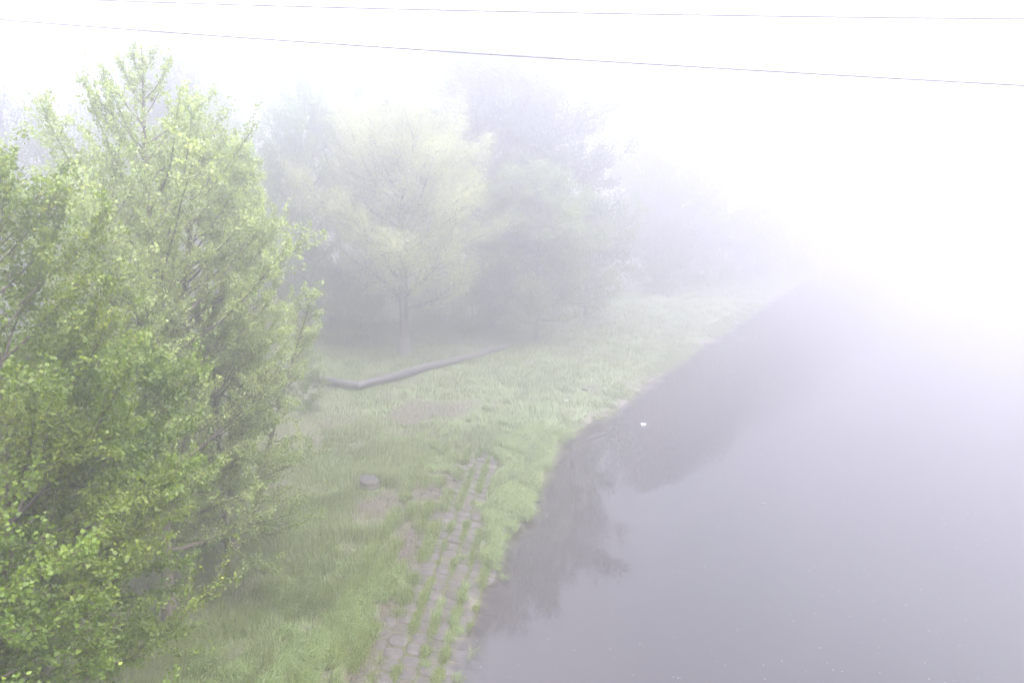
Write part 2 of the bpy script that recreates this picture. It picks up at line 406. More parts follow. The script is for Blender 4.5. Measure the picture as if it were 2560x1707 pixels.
def meadow(n, x0, x1, y0, y1, seed, hs, ws, step, fi=0, fo=0):
    x, y, r = scatter(n, x0, x1, y0, y1, seed)
    x, y = clumpy(x, y, r, step)
    sd = sdist(x, y); d = dirtmask(x, y, sd)
    s = scoord(x, y)
    pk = np.clip(1 - d * 1.25, 0.03, 1) * (sd > 0.12)
    pk = np.where((y < 31) & (s > -1.3 - .4 * (1 - sstep(16, 22, y))), 0, pk)
    pk *= np.where((y > 40), 1, np.where(x < -9, 0.7, 1)) * (sstep(y0 - .01, y0 + fi, y) if fi else 1) * (1 - sstep(y1 - fo, y1, y) if fo else 1)
    sp_ = ground(848, 1112, .85); pk = np.where(np.hypot(x - sp_[0] - .05, y - sp_[1] + .3) < .45, pk * .2, pk)
    k = r.random(len(x)) < pk
    x, y, sd, d = x[k], y[k], sd[k], d[k]
    z = hgt(x, y, sd)
    n1 = vnoise(x, y, 1.1, 21); n2 = vnoise(x, y, 4, 22)
    h = hs * (0.45 + 0.9 * n1) * r.uniform(.6, 1.25, len(x)) * (1 - 0.5 * d) * np.clip(0.45 + sd / 5, .3, 1)
    tone = 0.22 + 0.42 * n2 + r.normal(0, .14, len(x)) + 0.15 * d + 0.25 * (1 - np.clip(sd / 3, 0, 1)) * (y > 32)
    for a, b in ((GX_, x), (GY_, y), (GZ_, z), (GH, h), (GW, ws * r.uniform(.6, 1.3, len(x))), (GL, np.clip(r.normal(.55, .25, len(x)), .05, 1.3)),
                 (GD, R(-20) + vnoise(x, y, 1.6, 23) * 4 + r.normal(0, .7, len(x))), (GT, tone)): a.append(b)


meadow(330000, -13, 3, 12.5, 36, 31, 0.46, 0.011, 0.34, 0, 6)
meadow(320000, -24, 26, 30, 80, 32, 0.42, 0.018, 0.55, 6, 25)
meadow(170000, -50, 75, 54, 150, 33, 0.42, 0.045, 1.0, 25, 40)
cat = lambda a: np.concatenate(a)
o = blades('meadow_grass', cat(GX_), cat(GY_), cat(GZ_), cat(GH), cat(GW), cat(GL), cat(GD), cat(GT), M['grass'])
tag(o, 'soft green meadow grass covering the river bank', 'grass', kind='stuff')

# lush bluish tufts: along the edge of the paving and on the waterside
X, Y, Z, Hh, W_, Ln, Dr, Tn = [[] for _ in range(8)]
r = np.random.default_rng(77)


def tuft(cx, cy, n, rad, h, lean, ld, tn):
    a = r.random(n) * 2 * math.pi; q = rad * np.sqrt(r.random(n))
    x = cx + np.cos(a) * q; y = cy + np.sin(a) * q
    X.append(x); Y.append(y); Z.append(hgt(x, y)); Hh.append(h * r.uniform(.55, 1.1, n)); W_.append(r.uniform(.008, .016, n))
    Ln.append(np.clip(r.normal(lean, .22, n), .1, 1.4)); Dr.append(ld + r.normal(0, .75, n) + 0 * a); Tn.append(np.clip(r.normal(tn, .18, n), 0, 1))


# waterside stand
for _ in range(900):
    cy = r.uniform(21.3, 35.5); cx = r.uniform(-1.6, 2.8)
    sd = float(sdist([cx], [cy])[0]); s_ = cx - (-3.03 + (cy - 15.2) * 0.0842)
    lo = 1.35 if cy > 24 else 1.55
    if sd < 0.02 or sd > 2.6 or (s_ < lo and cy < 30.5) or (cy > 32.5 and sd > 1.9): continue
    if vnoise([cx], [cy], 0.8, 41)[0] < 0.22: continue
    tuft(cx, cy, 130, 0.24, r.uniform(.45, .85), .7, R(-15), r.uniform(.4, .8))
# ragged fringe along the farther waterline
for _ in range(1500):
    cy = r.uniform(33, 85); bi = int(np.argmin(np.abs(shore[:22, 1] - cy))); cx = float(np.interp(cy, shore[:21, 1], shore[:21, 0])) - r.uniform(-.3, 2.2)
    sd = float(sdist([cx], [cy])[0])
    if sd < -0.03 or sd > 1.3 or vnoise([cx], [cy], 1.3, 43)[0] < 0.34: continue
    tuft(cx, cy, 45, 0.3, r.uniform(.2, .42), .7, R(-15), r.uniform(.3, .7)); W_[-1] *= 1 + (cy - 33) / 40
# edge of the meadow beside the slabs
for (px_, py_, k) in ((840, 1330, 9), (830, 1370, 8), (790, 1400, 8), (780, 1440, 9), (740, 1440, 8), (735, 1480, 8), (690, 1500, 9), (640, 1530, 9), (700, 1540, 8),
                      (600, 1560, 8), (560, 1520, 6), (520, 1560, 7), (660, 1450, 5), (450, 1560, 5), (700, 1330, 4), (760, 1300, 5), (640, 1380, 4),
                      (1000, 985, 7), (1030, 1000, 6), (960, 1010, 7), (920, 1040, 6), (990, 1050, 6), (1010, 1080, 6), (940, 1080, 6), (1050, 985, 5), (870, 1020, 4),
                      (1180, 980, 7), (1140, 960, 6), (1230, 960, 5), (1100, 945, 4), (1150, 1000, 6), (1210, 1000, 7)):
    c0 = ground(px_, py_, .8)
    for q in range(k):
        tuft(c0[0] + r.normal(0, .32), c0[1] + r.normal(0, .5), 85, .17, r.uniform(.4, .62), .8, R(-20) + r.normal(0, .4), r.uniform(.35, .75))
# tufts growing between the slabs and standing in the shallows
for (px_, py_, n_) in ((1068, 1350, 160), (1062, 1375, 130), (1140, 1300, 90), (1155, 1320, 70), (1010, 1395, 110), (1000, 1420, 90), (1040, 1430, 120), (1050, 1450, 110), (1030, 1470, 90),
                       (1085, 1485, 26), (1078, 1500, 20), (1100, 1180, 90), (1110, 1190, 70), (1050, 1550, 60), (975, 1530, 60), (1060, 1290, 60)):
    c0 = ground(px_, py_, 0.1)
    tuft(c0[0], c0[1], n_, .15, r.uniform(.28, .42), .6, R(20), r.uniform(.35, .7))
o = blades('tall_grass', cat(X), cat(Y), cat(Z), cat(Hh), cat(W_), cat(Ln), cat(Dr), cat(Tn), M['lush'])
tag(o, 'tall bluish green grass tufts at the water and paving edge', 'grass', kind='stuff')

# rows of grass and moss in the joints of the slabs
X, Y, Z, Hh, W_, Ln, Dr, Tn = [[] for _ in range(8)]
for i in range(-4, 7):
    n = 60000
    y = r.uniform(11, 31.5, n); s_ = (i + .5) * SL * .98 + r.normal(0, .055 if i >= 0 else .1, n)
    x = s_ - 3.03 + (y - 15.2) * 0.0842
    cl = vnoise(x * 0 + i * 9.1, y, 0.45, 51) * 0.6 + vnoise(x * 0 + i * 5.3, y, 1.7, 52) * 0.4
    th = 0.36 if i < -1 else 0.37 if i < 1 else 0.46
    tall = sstep(th, th + .2, cl)
    sd = sdist(x, y)
    k = (sd > -0.05) & (r.random(n) < np.where(i < 0, .2, .75) + .7 * tall)
    k &= r.random(n) < (0.34 if i < 0 else 0.42)
    x, y, sd, tall = x[k], y[k], sd[k], tall[k]
    big = 0.46 if i < -1 else 0.42 if i < 0 else 0.24
    h = 0.05 + big * tall * r.uniform(.4, 1.1, len(x))
    X.append(x); Y.append(y); Z.append(hgt(x, y, sd)); Hh.append(h); W_.append(r.uniform(.007, .013, len(x)))
    Ln.append(np.clip(r.normal(.6, .3, len(x)), .1, 1.4)); Dr.append(r.uniform(0, 6.3, len(x))); Tn.append(np.clip(r.normal(.42, .28, len(x)), 0, 1))
for j in range(46):                                                   # cross joints: low moss
    n = 1100
    i = r.integers(-1, 7, n); y = 10.6 + (j + .5) * SL + np.where(i % 2 != 0, .5 * SL, 0) + r.normal(0, .025, n); s_ = (i + r.uniform(-.5, .5, n)) * SL * .98
    x = s_ - 3.03 + (y - 15.2) * 0.0842; sd = sdist(x, y); k = (sd > 0) & (y < 31) & (r.random(n) < vnoise(x, y, .5, 53) * 1.1)
    x, y, sd = x[k], y[k], sd[k]
    X.append(x); Y.append(y); Z.append(hgt(x, y, sd)); Hh.append(r.uniform(.03, .07, len(x))); W_.append(r.uniform(.008, .015, len(x)))
    Ln.append(r.uniform(.2, 1.2, len(x))); Dr.append(r.uniform(0, 6.3, len(x))); Tn.append(np.clip(r.normal(.35, .2, len(x)), 0, 1))
o = blades('joint_grass', cat(X), cat(Y), cat(Z), cat(Hh), cat(W_), cat(Ln), cat(Dr), cat(Tn), M['row'])
tag(o, 'yellow green grass sprouting in rows between the paving slabs', 'grass', kind='stuff')

# dead stalks lying on the bare places
x, y, rr = scatter(420000, -16, 14, 12, 62, 61)
sd = sdist(x, y); d = dirtmask(x, y, sd); s_ = scoord(x, y)
k = (sd > 0.05) & (rr.random(len(x)) < d * np.where((s_ > -.4) & (y < 31), .1, .75) * np.clip(24 / y, .25, 1))
x, y, sd = x[k], y[k], sd[k]; n = len(x)
o = blades('dry_straw', x, y, hgt(x, y, sd) + .03, rr.uniform(.08, .26, n), rr.uniform(.006, .014, n), rr.uniform(.7, 1.6, n), rr.uniform(0, 6.3, n), np.clip(rr.normal(.42, .25, n), 0, 1), M['straw'])
tag(o, 'dead brown stalks and straw lying on the bare earth', 'straw', kind='stuff')


# ------------------------------------------------------------------ trees
def unit(v): return v / (np.linalg.norm(v, axis=-1, keepdims=True) + 1e-9)


def bend(p0, d0, L, n, curve, rg, wob=.06):
    """polyline from p0 along d0, the direction pulled by curve (vector) over its length"""
    pts = [p0]; d = d0.copy()
    for _ in range(n):
        d = unit(d + curve / n + rg.normal(0, wob, 3)); pts.append(pts[-1] + d * (L / n))
    return np.array(pts)


def tree(name, label, base, ztop, r0, prof, h0=.15, nprim=40, a=(25, 60), nleaf=20000, leaf=.065, mat='poplar', bark='bark', group=None, lean=(0, 0), droop=0.0,
         up=.5, secgap=.28, seclen=.42, spread=.05, limbs=(), seed=1, asym=None, wob=.06, bare=0.0, whitewash=0, shoots=True, cat_='tree', hang=.35, clampk=.75, twig=.3, zb=None):
    rg = np.random.default_rng(seed)
    x, y = base; z0 = hg1(x, y) - .08 if zb is None else zb
    root = empty(name, (x, y, z0 + .08), label, cat_, group)
    ztop = max(ztop, z0 + 3.5); Ht = ztop - z0
    t = np.linspace(0, 1, 18)
    wx = np.cumsum(rg.normal(0, .012 * Ht / 6, 18)); wy = np.cumsum(rg.normal(0, .012 * Ht / 6, 18))
    tp = np.stack([x + lean[0] * t ** 1.2 + (wx - wx[0]) * t, y + lean[1] * t ** 1.2 + (wy - wy[0]) * t, z0 + Ht * t], -1)
    trk = Tubes(); br = Tubes()
    rad = r0 * np.maximum((1 - t) ** .85, 0) + .008; rad[0] *= 1.35
    trk.add(tp, rad, 9)
    S0, S1, SW = [], [], []                       # leafy segments

    def leafy(pts, w=1.0):
        S0.append(pts[:-1]); S1.append(pts[1:]); SW.append(np.full(len(pts) - 1, w))

    def secondary(pr, L, r_, el):
        ns = max(3, int(L / secgap))
        seg = np.linspace(0, len(pr) - 1, 200)
        for q in range(ns):
            f = .16 + .84 * (q + rg.random()) / ns
            fi = f * (len(pr) - 1); i0 = min(int(fi), len(pr) - 2); p0 = pr[i0] + (pr[i0 + 1] - pr[i0]) * (fi - i0)
            d = unit(pr[i0 + 1] - pr[i0])
            side = unit(np.cross(d, [0, 0, 1.0])) * (1 if q % 2 else -1); side = unit(side + np.cross(side, d) * rg.normal(0, .8))
            dd = unit(d * .75 + side * rg.uniform(.4, 1.0) + np.array([0, 0, rg.uniform(-.35, .55)]))
            l2 = seclen * L * (1.05 - .75 * f) * rg.uniform(.65, 1.25) + .18
            s2 = bend(p0, dd, l2, 3, np.array([0, 0, .35 - droop]), rg, .1)
            br.add(s2, np.linspace(max(.004, r_ * .38 * (1 - .6 * f)), .003, 4), 3)
            if rg.random() > bare: leafy(s2, 1.0)
            # twigs
            nt_ = max(1, int(l2 / twig))
            for u in range(nt_):
                g_ = (u + rg.random()) / nt_ * 3; k0 = min(int(g_), 2); b0 = s2[k0] + (s2[k0 + 1] - s2[k0]) * (g_ - k0)
                d3 = unit(unit(s2[k0 + 1] - s2[k0]) * .6 + rg.normal(0, .6, 3) + np.array([0, 0, .15 - droop * 1.6]))
                l3 = rg.uniform(.12, .38) * (1 + 2.2 * droop) * (1 if L < 4 else 1.6)
                s3 = bend(b0, d3, l3, 2, np.array([0, 0, -droop * 2]), rg, .05)
                if rg.random() > bare: leafy(s3, 1.0)

    for i in range(nprim):
        f = h0 + (1 - h0) * (((i + rg.random()) / nprim) ** .88) * .96
        fi = f * 17; i0 = min(int(fi), 16); p0 = tp[i0] + (tp[i0 + 1] - tp[i0]) * (fi - i0)
        az = i * 2.399963 + rg.normal(0, .35)
        L = prof(f) * rg.uniform(.72, 1.15)
        if asym: L *= 1 + asym[0] * math.cos(az - asym[1])
        el = R(a[0] + (a[1] - a[0]) * (f - h0) / (1 - h0) + rg.normal(0, 7))
        d0 = np.array([math.cos(az) * math.cos(el), math.sin(az) * math.cos(el), math.sin(el)])
        L /= max(.42, math.cos(min(el + up * .55 - droop * .4, 1.2)))
        L = min(L, (ztop - p0[2]) * clampk / max(.3, math.sin(min(el + up * .5, 1.3))) + .12)
        if L < .15: continue
        pr = bend(p0, d0, L, 7, np.array([0, 0, up - droop * .9]), rg, wob)
        rr_ = max(.007, np.interp(fi, np.arange(18), rad) * .5)
        br.add(pr, np.linspace(rr_, .004, 8), 5)
        leafy(pr[3:], 1.9 if shoots else .6)
        secondary(pr, L, rr_, el)
    for (f, tgt) in limbs:
        fi = f * 17; i0 = min(int(fi), 16); p0 = tp[i0]; tgt = np.asarray(tgt, float); L = np.linalg.norm(tgt - p0)
        u_ = np.linspace(0, 1, 10)[:, None]
        sag = np.array([0, 0, .12 * L])
        pr = p0 + (tgt - p0) * u_ + sag * (u_ * (1 - u_)) + np.cumsum(rg.normal(0, .012 * L, (10, 3)), 0) * u_ * (1 - u_) * 3
        rr_ = max(.02, r0 * .45 * (1 - f)); br.add(pr, np.linspace(rr_, .008, 10), 6)
        # sub-limbs off the limb
        for q in range(int(L / .9) + 2):
            g_ = rg.uniform(.2, 1) * 9; k0 = min(int(g_), 8); b0 = pr[k0]
            dd = unit(unit(pr[k0 + 1] - pr[k0]) * .8 + rg.normal(0, .5, 3) + np.array([0, 0, .15 - droop]))
            l2 = L * rg.uniform(.14, .34) * (1.15 - g_ / 12)
            q2 = bend(b0, dd, l2, 5, np.array([0, 0, up * .5 - droop]), rg, wob)
            br.add(q2, np.linspace(rr_ * .35, .006, 6), 4); secondary(q2, l2, rr_ * .35, 0)
        leafy(pr[6:], .6)
    if shoots: leafy(tp[13:], 2.4)
    trk.obj('trunk', M[bark], root); br.obj('branches', M[bark], root)
    if whitewash:
        wt = Tubes(); zz = np.linspace(0, whitewash, 6); ff = zz / Ht
        wp = np.stack([np.interp(ff, t, tp[:, k_]) for k_ in range(3)], -1)
        wt.add(wp, np.interp(ff, t, rad) + .004, 14); wt.obj('whitewash_band', M['white'], root)
    S0 = np.concatenate(S0); S1 = np.concatenate(S1); SW = np.concatenate(SW)
    ln = np.linalg.norm(S1 - S0, axis=1) * SW; cs = np.cumsum(ln) / ln.sum()
    k = np.minimum(np.searchsorted(cs, rg.random(nleaf)), len(cs) - 1); u_ = rg.random(nleaf)[:, None]
    b = S0[k] + (S1[k] - S0[k]) * u_ + rg.normal(0, spread, (nleaf, 3))
    sd_ = unit(S1[k] - S0[k])
    d = unit(sd_ * .5 + rg.normal(0, .75, (nleaf, 3)) + np.array([0, 0, -hang]))
    nrm = unit(rg.normal(0, .7, (nleaf, 3)) + np.array([0, 0, .55])); sdv = unit(np.cross(d, nrm)); nrm = np.cross(sdv, d)
    Ls = (leaf * rg.uniform(.6, 1.2, nleaf))[:, None]
    cup = rg.uniform(-.02, .16, nleaf)[:, None]
    wdt = rg.uniform(.34, .46, nleaf)[:, None]
    m_ = b + d * Ls * .38
    V = np.stack([b, m_ - sdv * Ls * wdt + nrm * Ls * cup, b + d * Ls - nrm * Ls * .12, m_ + sdv * Ls * wdt + nrm * Ls * cup], 1).reshape(-1, 3)
    o_ = np.arange(nleaf)[:, None] * 4
    T_ = np.concatenate([o_ + np.array([[0, 1, 2]]), o_ + np.array([[0, 2, 3]])])
    cl = vnoise(b[:, 0] + b[:, 2] * .7, b[:, 1] + b[:, 2] * .4, max(.6, leaf * 8), 90 + seed % 5)
    tone = np.clip(.18 + .5 * cl + rg.normal(0, .2, nleaf), 0, 1)
    mesh_obj('crown', V, T_, M[mat], root, attrs={'tone': np.repeat(tone, 4)})
    return root


cone = lambda rb, rt, p_=.8: (lambda f: rt + (rb - rt) * max(0, 1 - f) ** p_)
egg = lambda r_, pk=.4: (lambda f: r_ * max(.08, 1 - abs((f - pk) / (pk + .02 if f < pk else 1.02 - pk)) ** 2.2))


def ztop(Y, d): return float(at(0, Y, d)[2])


def bx(X, d, Y=784): return (float(at(X, Y, d)[0]), d)


G1 = 'young poplars at the near edge of the bank'
tree('poplar_tree', 'tallest near poplar with a single spire rising above the others', bx(288, 17, 250), ztop(106, 17), .15, lambda f: min(3.0, .2 + 6.5 * (1 - f)), .12, 56, (8, 50), 56000, .07, 'poplar', group=G1, seed=3, lean=(.55, 0), up=.75, seclen=.22, secgap=.36, spread=.04)
tree('poplar_tree', 'leaning poplar just right of the tallest spire, reddish trunk, broad crown', bx(345, 18.5), ztop(262, 18.5), .15, (lambda f: min(2.8, .2 + 4.6 * (1 - f))), .1, 76, (3, 50), 84000, .066, 'poplar', group=G1, seed=4, lean=(1.6, .2), up=.7, seclen=.27, spread=.04)
tree('poplar_tree', 'poplar with upright tips at the right end of the near row', bx(500, 20.5), ztop(325, 20.5), .13, cone(1.9, .35, .7), .08, 62, (3, 55), 56000, .066, 'poplar', group=G1, seed=5, lean=(.9, 0), seclen=.34)
tree('poplar_tree', 'slim poplar just left of the tallest spire', bx(170, 15.5, 560), ztop(345, 15.5), .10, cone(2.2, .4, .8), .25, 44, (35, 62), 24000, .068, 'poplar', group=G1, seed=6, lean=(.9, 0))
tree('poplar_tree', 'low spreading poplar whose grey green skirt hangs over the meadow', bx(490, 19.5), ztop(700, 19.5), .10, cone(2.8, .5, .6), .04, 60, (-12, 50), 48000, .064, 'mid', group=G1, seed=7, up=.35)
tree('poplar_tree', 'leaning young poplar pointing right above the pipe', bx(560, 23), ztop(668, 23), .09, cone(1.35, .3, .7), .35, 26, (15, 50), 9000, .066, 'poplar', group=G1, seed=8, lean=(2.3, 0), up=.3)
tree('shrub', 'low yellow green shrub in front of the left end of the pipe', bx(690, 36), ztop(842, 36), .015, egg(1.1, .3), .02, 34, (-5, 50), 9000, .085, 'maple', seed=9, up=.1, cat_='shrub')
tree('leafy_tree', 'bright green tree at the left frame edge, its arching leader bent over', bx(-85, 10.2), ztop(365, 10.2), .11, cone(3.3, .7, .7), .25, 64, (10, 50), 70000, .062, 'near', seed=11, lean=(.7, 0), up=.35)
tree('leafy_tree', 'fresh green box elder with drooping leaflets over the meadow edge', bx(-60, 12.2), ztop(800, 12.2), .10, cone(2.9, .7, .5), .3, 56, (-14, 45), 52000, .072, 'maple', seed=12, lean=(2.6, 0), up=.12, hang=.9)
tree('leafy_tree', 'dark green tree with low shaded boughs under the bright left tree', bx(-130, 12.5), ztop(780, 12.5), .11, cone(2.7, .7, .6), .36, 44, (0, 45), 30000, .066, 'near', seed=13, lean=(1.6, 0), up=.2)
tree('leafy_tree', 'yellow green nearest tree reaching in at the lower left', bx(-190, 8.0), ztop(1130, 8.0), .09, cone(2.3, .6, .5), .45, 34, (0, 40), 17000, .066, 'maple', bark='bark', seed=14, up=.15, hang=.55)
tree('leafy_tree', 'small mid green tree in the bottom left corner', bx(-90, 9.3), ztop(1400, 9.3), .07, cone(1.15, .4, .5), .5, 26, (0, 50), 9000, .062, 'near', seed=15, up=.2)

# middle distance
c0 = ground(930, 815, 1.3)
tree('willow_tree', 'pale yellow green tree with a whitewashed trunk behind the pipe', (c0[0], c0[1]), ztop(165, c0[1]), .36, lambda f: 5.7 * max(.03, 1 - (max(0, f - .25) / .76) ** 1.5) ** .8 * (.85 if f < .22 else 1), .17, 70, (18, 62), 150000, .11, 'willow', bark='barkdark', seed=21, up=.6, secgap=.32, seclen=.5, spread=.2, whitewash=1.35, droop=.1, wob=.16, shoots=False)
G2 = 'tall poplars standing in the mist behind the pale tree'
tree('poplar_tree', 'misty columnar poplar standing apart left of the pale tree', bx(712, 53), ztop(128, 53), .25, egg(3.1, .35), .08, 60, (32, 66), 44000, .14, 'poplar_far', group=G2, seed=22, secgap=.5, spread=.14)
tree('poplar_tree', 'misty poplar just behind the left shoulder of the pale tree', bx(850, 56), ztop(105, 56), .25, egg(3.6, .35), .08, 60, (32, 64), 50000, .14, 'poplar_far', group=G2, seed=23, secgap=.5, spread=.14)
tree('poplar_tree', 'shorter misty poplar in the gap beside the near row', bx(640, 52), ztop(330, 52), .2, egg(3.0, .4), .1, 46, (35, 62), 20000, .16, 'poplar_far', group=G2, seed=24, secgap=.5, spread=.14)
D3 = 61
tree('big_tree', 'huge grey misty tree with long boughs stretching towards the river', bx(1120, D3), ztop(38, D3), .8, egg(6.4, .55), .1, 84, (10, 62), 230000, .18, 'dark', bark='barkdark', seed=25, secgap=.55, spread=.27, shoots=False, twig=.5,
     limbs=[(.55, at(1465, 225, D3 - 2)), (.45, at(1440, 330, D3 - 4)), (.6, at(1330, 180, D3)), (.75, at(1230, 95, D3 + 2)), (.75, at(1000, 100, D3)), (.6, at(960, 190, D3 + 3)), (.8, at(1130, 80, D3)),
            (.5, at(1400, 280, D3 + 3)), (.4, at(1300, 430, D3 - 5)), (.35, at(1430, 480, D3 - 3)), (.3, at(1380, 560, D3 - 4)), (.65, at(1270, 130, D3 - 2)), (.8, at(1060, 85, D3 + 1)), (.8, at(1190, 75, D3 - 1)), (.6, at(1310, 175, D3 + 1)), (.6, at(1040, 150, D3 - 2)), (.5, at(1475, 205, D3)), (.5, at(1425, 195, D3 + 1)), (.4, at(1470, 330, D3 - 2)), (.45, at(1400, 340, D3)), (.35, at(1380, 480, D3 - 6)), (.25, at(1450, 580, D3 - 2)), (.4, at(1010, 330, D3 - 4)), (.3, at(980, 480, D3 - 4)), (.4, at(1390, 390, D3)), (.4, at(1350, 330, D3 - 1)), (.45, at(1420, 420, D3 + 2)), (.85, at(1100, 62, D3)), (.85, at(1200, 70, D3 + 1))])
tree('broad_tree', 'light green bushy tree against the foot of the huge grey tree', bx(1235, 55), ztop(370, 55), .22, egg(4.4, .4), .03, 66, (-5, 60), 70000, .15, 'mid', seed=26, secgap=.5, spread=.15, shoots=False)
tree('broad_tree', 'rounded green tree where the meadow meets the mist', bx(1345, 68), ztop(430, 68), .22, egg(5.0, .4), .03, 60, (-5, 60), 45000, .2, 'mid', seed=27, secgap=.6, spread=.18, shoots=False)

# shrubs at the foot of the wood
G4 = 'shrubs along the foot of the wood'
for n_, (X_, d_, Yt, rr_, mt, lab) in enumerate((
        (830, 52, 690, 2.6, 'mid', 'bushy shrub touching the left side of the whitewashed trunk'),
        (760, 56, 610, 3.2, 'dark', 'dark shrub behind the leaning young poplar'),
        (690, 60, 560, 3.4, 'dark', 'dark thicket bush in the gap right of the near row'),
        (1010, 58, 640, 2.8, 'mid', 'low shrub just right of the whitewashed trunk'),
        (1085, 57, 600, 3.2, 'dark', 'dark shrub in the shade right of the pale tree'),
        (1165, 60, 590, 3.2, 'mid', 'grey green shrub below the light bushy tree'),
        (1270, 66, 570, 3.2, 'dark', 'misty shrub at the edge of the far meadow'),
        (600, 50, 600, 3.0, 'dark', 'dark shrub half hidden behind the near row'),
        (905, 70, 560, 4.0, 'dark', 'dark undergrowth bush behind the pale tree'))):
    tree('shrub', lab, bx(X_, d_), ztop(Yt, d_), .06, egg(rr_, .35), .02, 44, (-8, 62), 16000, .16, mt, bark='barkdark', group=G4, seed=40 + n_, secgap=.5, spread=.18, shoots=False, cat_='shrub')

# left background
G5 = 'misty trees behind the near row'
tree('birch_tree', 'tall hanging birch fading into the mist behind the spire', bx(415, 54), ztop(55, 54), .3, egg(4.6, .6), .2, 76, (30, 60), 90000, .15, 'dark', group=G5, seed=60, droop=.5, secgap=.55, spread=.14, shoots=False)
tree('bare_tree', 'misty thin leaved tree with bare upper twigs at the left edge', bx(60, 42), ztop(155, 42), .22, egg(3.8, .35), .15, 50, (25, 65), 9000, .12, 'dark', bark='barkdark', group=G5, seed=61, bare=.72, secgap=.4, spread=.12)
tree('broad_tree', 'misty tree with long side boughs left of the spire', bx(150, 46), ztop(215, 46), .22, egg(4.4, .4), .15, 50, (20, 55), 17000, .14, 'dark', bark='barkdark', group=G5, seed=62, bare=.35, secgap=.5, spread=.14, asym=(.25, 0))
tree('broad_tree', 'faint round tree in the mist behind the tallest spire', bx(310, 72), ztop(200, 72), .3, egg(6.5, .45), .1, 56, (20, 60), 20000, .24, 'dark', bark='barkdark', group=G5, seed=63, secgap=.8, spread=.22, shoots=False)
tree('broad_tree', 'pale misty tree sloping down right of the hanging birch', bx(520, 52), ztop(225, 52), .22, egg(4.2, .35), .1, 50, (25, 60), 22000, .16, 'mid', bark='barkdark', group=G5, seed=64, secgap=.5, spread=.15, shoots=False)
tree('broad_tree', 'faint grey tree filling the gap left of the columnar poplar', bx(560, 84), ztop(240, 84), .3, egg(6.5, .4), .08, 50, (20, 60), 16000, .26, 'dark', bark='barkdark', group=G5, seed=65, secgap=.9, spread=.25, shoots=False)
tree('broad_tree', 'dim tree cut off by the left frame edge', bx(-60, 50), ztop(130, 50), .3, egg(4.5, .45), .1, 50, (20, 60), 18000, .17, 'dark', bark='barkdark', group=G5, seed=66, secgap=.6, spread=.16, shoots=False)

# the wood receding along the left bank and the far bank: every crown its own tree
G6 = 'faint trees of the far river bank'
far = [(1500, 88, 235, 5.5), (1570, 97, 225, 6), (1650, 107, 255, 6.5), (1730, 117, 300, 6.5), (1800, 127, 320, 6.5), (1880, 146, 350, 7), (1950, 156, 395, 7), (2040, 166, 490, 6), (2120, 170, 525, 5.5), (2200, 173, 550, 5), (2280, 175, 570, 4.5), (2360, 176, 580, 4)]
posn = ['first', 'second', 'third', 'fourth', 'fifth', 'sixth', 'seventh', 'eighth', 'ninth', 'tenth', 'eleventh', 'last']
for n_, (X_, d_, Yt, rr_) in enumerate(far):
    tree('far_tree', 'faint misty tree, %s in the row leading to the far shore' % posn[n_], bx(X_, d_), ztop(Yt, d_), .3, egg(rr_, .3), .01, 60, (-12, 60), 30000, .45, 'dark', bark='barkdark', group=G6, seed=80 + n_, secgap=1.2, spread=.4, shoots=False, twig=.8)

# ------------------------------------------------------------------ grey building behind the poplars
d_ = 44; zt = ztop(482, d_); xl, xr = at(-120, 482, d_)[0], at(420, 482, d_)[0]
b = empty('flat_roofed_building', ((xl + xr) / 2, d_ + 4, hg1((xl + xr) / 2, d_)), 'long grey flat roofed building glimpsed behind the tall poplar', 'building')


def box(x0, x1, y0, y1, z0, z1):
    V = np.array([(x, y, z) for z in (z0, z1) for x, y in ((x0, y0), (x1, y0), (x1, y1), (x0, y1))], float)
    Q = np.array([(3, 2, 1, 0), (4, 5, 6, 7), (0, 1, 5, 4), (1, 2, 6, 5), (2, 3, 7, 6), (3, 0, 4, 7)]); return V, Q


def boxes(name, bl, mat, parent):
    V, Q, n = [], [], 0
    for q in bl:
        v, f = box(*q); V.append(v); Q.append(f + n); n += 8
    return mesh_obj(name, np.concatenate(V), np.concatenate(Q), mat, parent)


boxes('wall', [(xl, xr, d_, d_ + 9, 0.8, zt - .35)], M['wall'], b)
boxes('roof', [(xl - .3, xr + .3, d_ - .3, d_ + 9.3, zt - .348, zt)], M['wall'], b)
nw = 5
for fl in range(3):
    for k in range(nw):
        cx = xl + (k + .5) * (xr - xl) / nw; cz = zt - 1.9 - fl * 3.1
        wn = boxes('window', [(cx - .75, cx + .75, d_ - .05, d_ - .003, cz - .75, cz - .66), (cx - .75, cx + .75, d_ - .05, d_ - .003, cz + .66, cz + .75),
                              (cx - .75, cx - .66, d_ - .05, d_ - .003, cz - .659, cz + .659), (cx + .66, cx + .75, d_ - .05, d_ - .003, cz - .659, cz + .659)], M['wall'], b)
        pn = boxes('pane', [(cx - .659, cx + .659, d_ - .03, d_ - .004, cz - .659, cz + .659)], M['glass'], b)
        pn.data.transform(__import__('mathutils').Matrix.Identity(4)); pn.parent = wn

# ------------------------------------------------------------------ pipe
pipe_pts = [(430, 838), (560, 850), (640, 862), (715, 879), (828, 894)]
PP = [ground(a, c_, 1.25) for a, c_ in pipe_pts]; PP2 = [ground(a, c_, 1.2) for a, c_ in ((828, 894), (980, 851), (1080, 823))] + [ground(1150, 805, .95), ground(1172, 799, .7)]
pz = []
for L_ in (PP, PP2):
    for q in L_:
        pass
b0 = PP2[0]
b = empty('steel_pipe', (b0[0], b0[1], hg1(b0[0], b0[1])), 'dark steel pipe with a bend lying on the grassy bank', 'pipe')


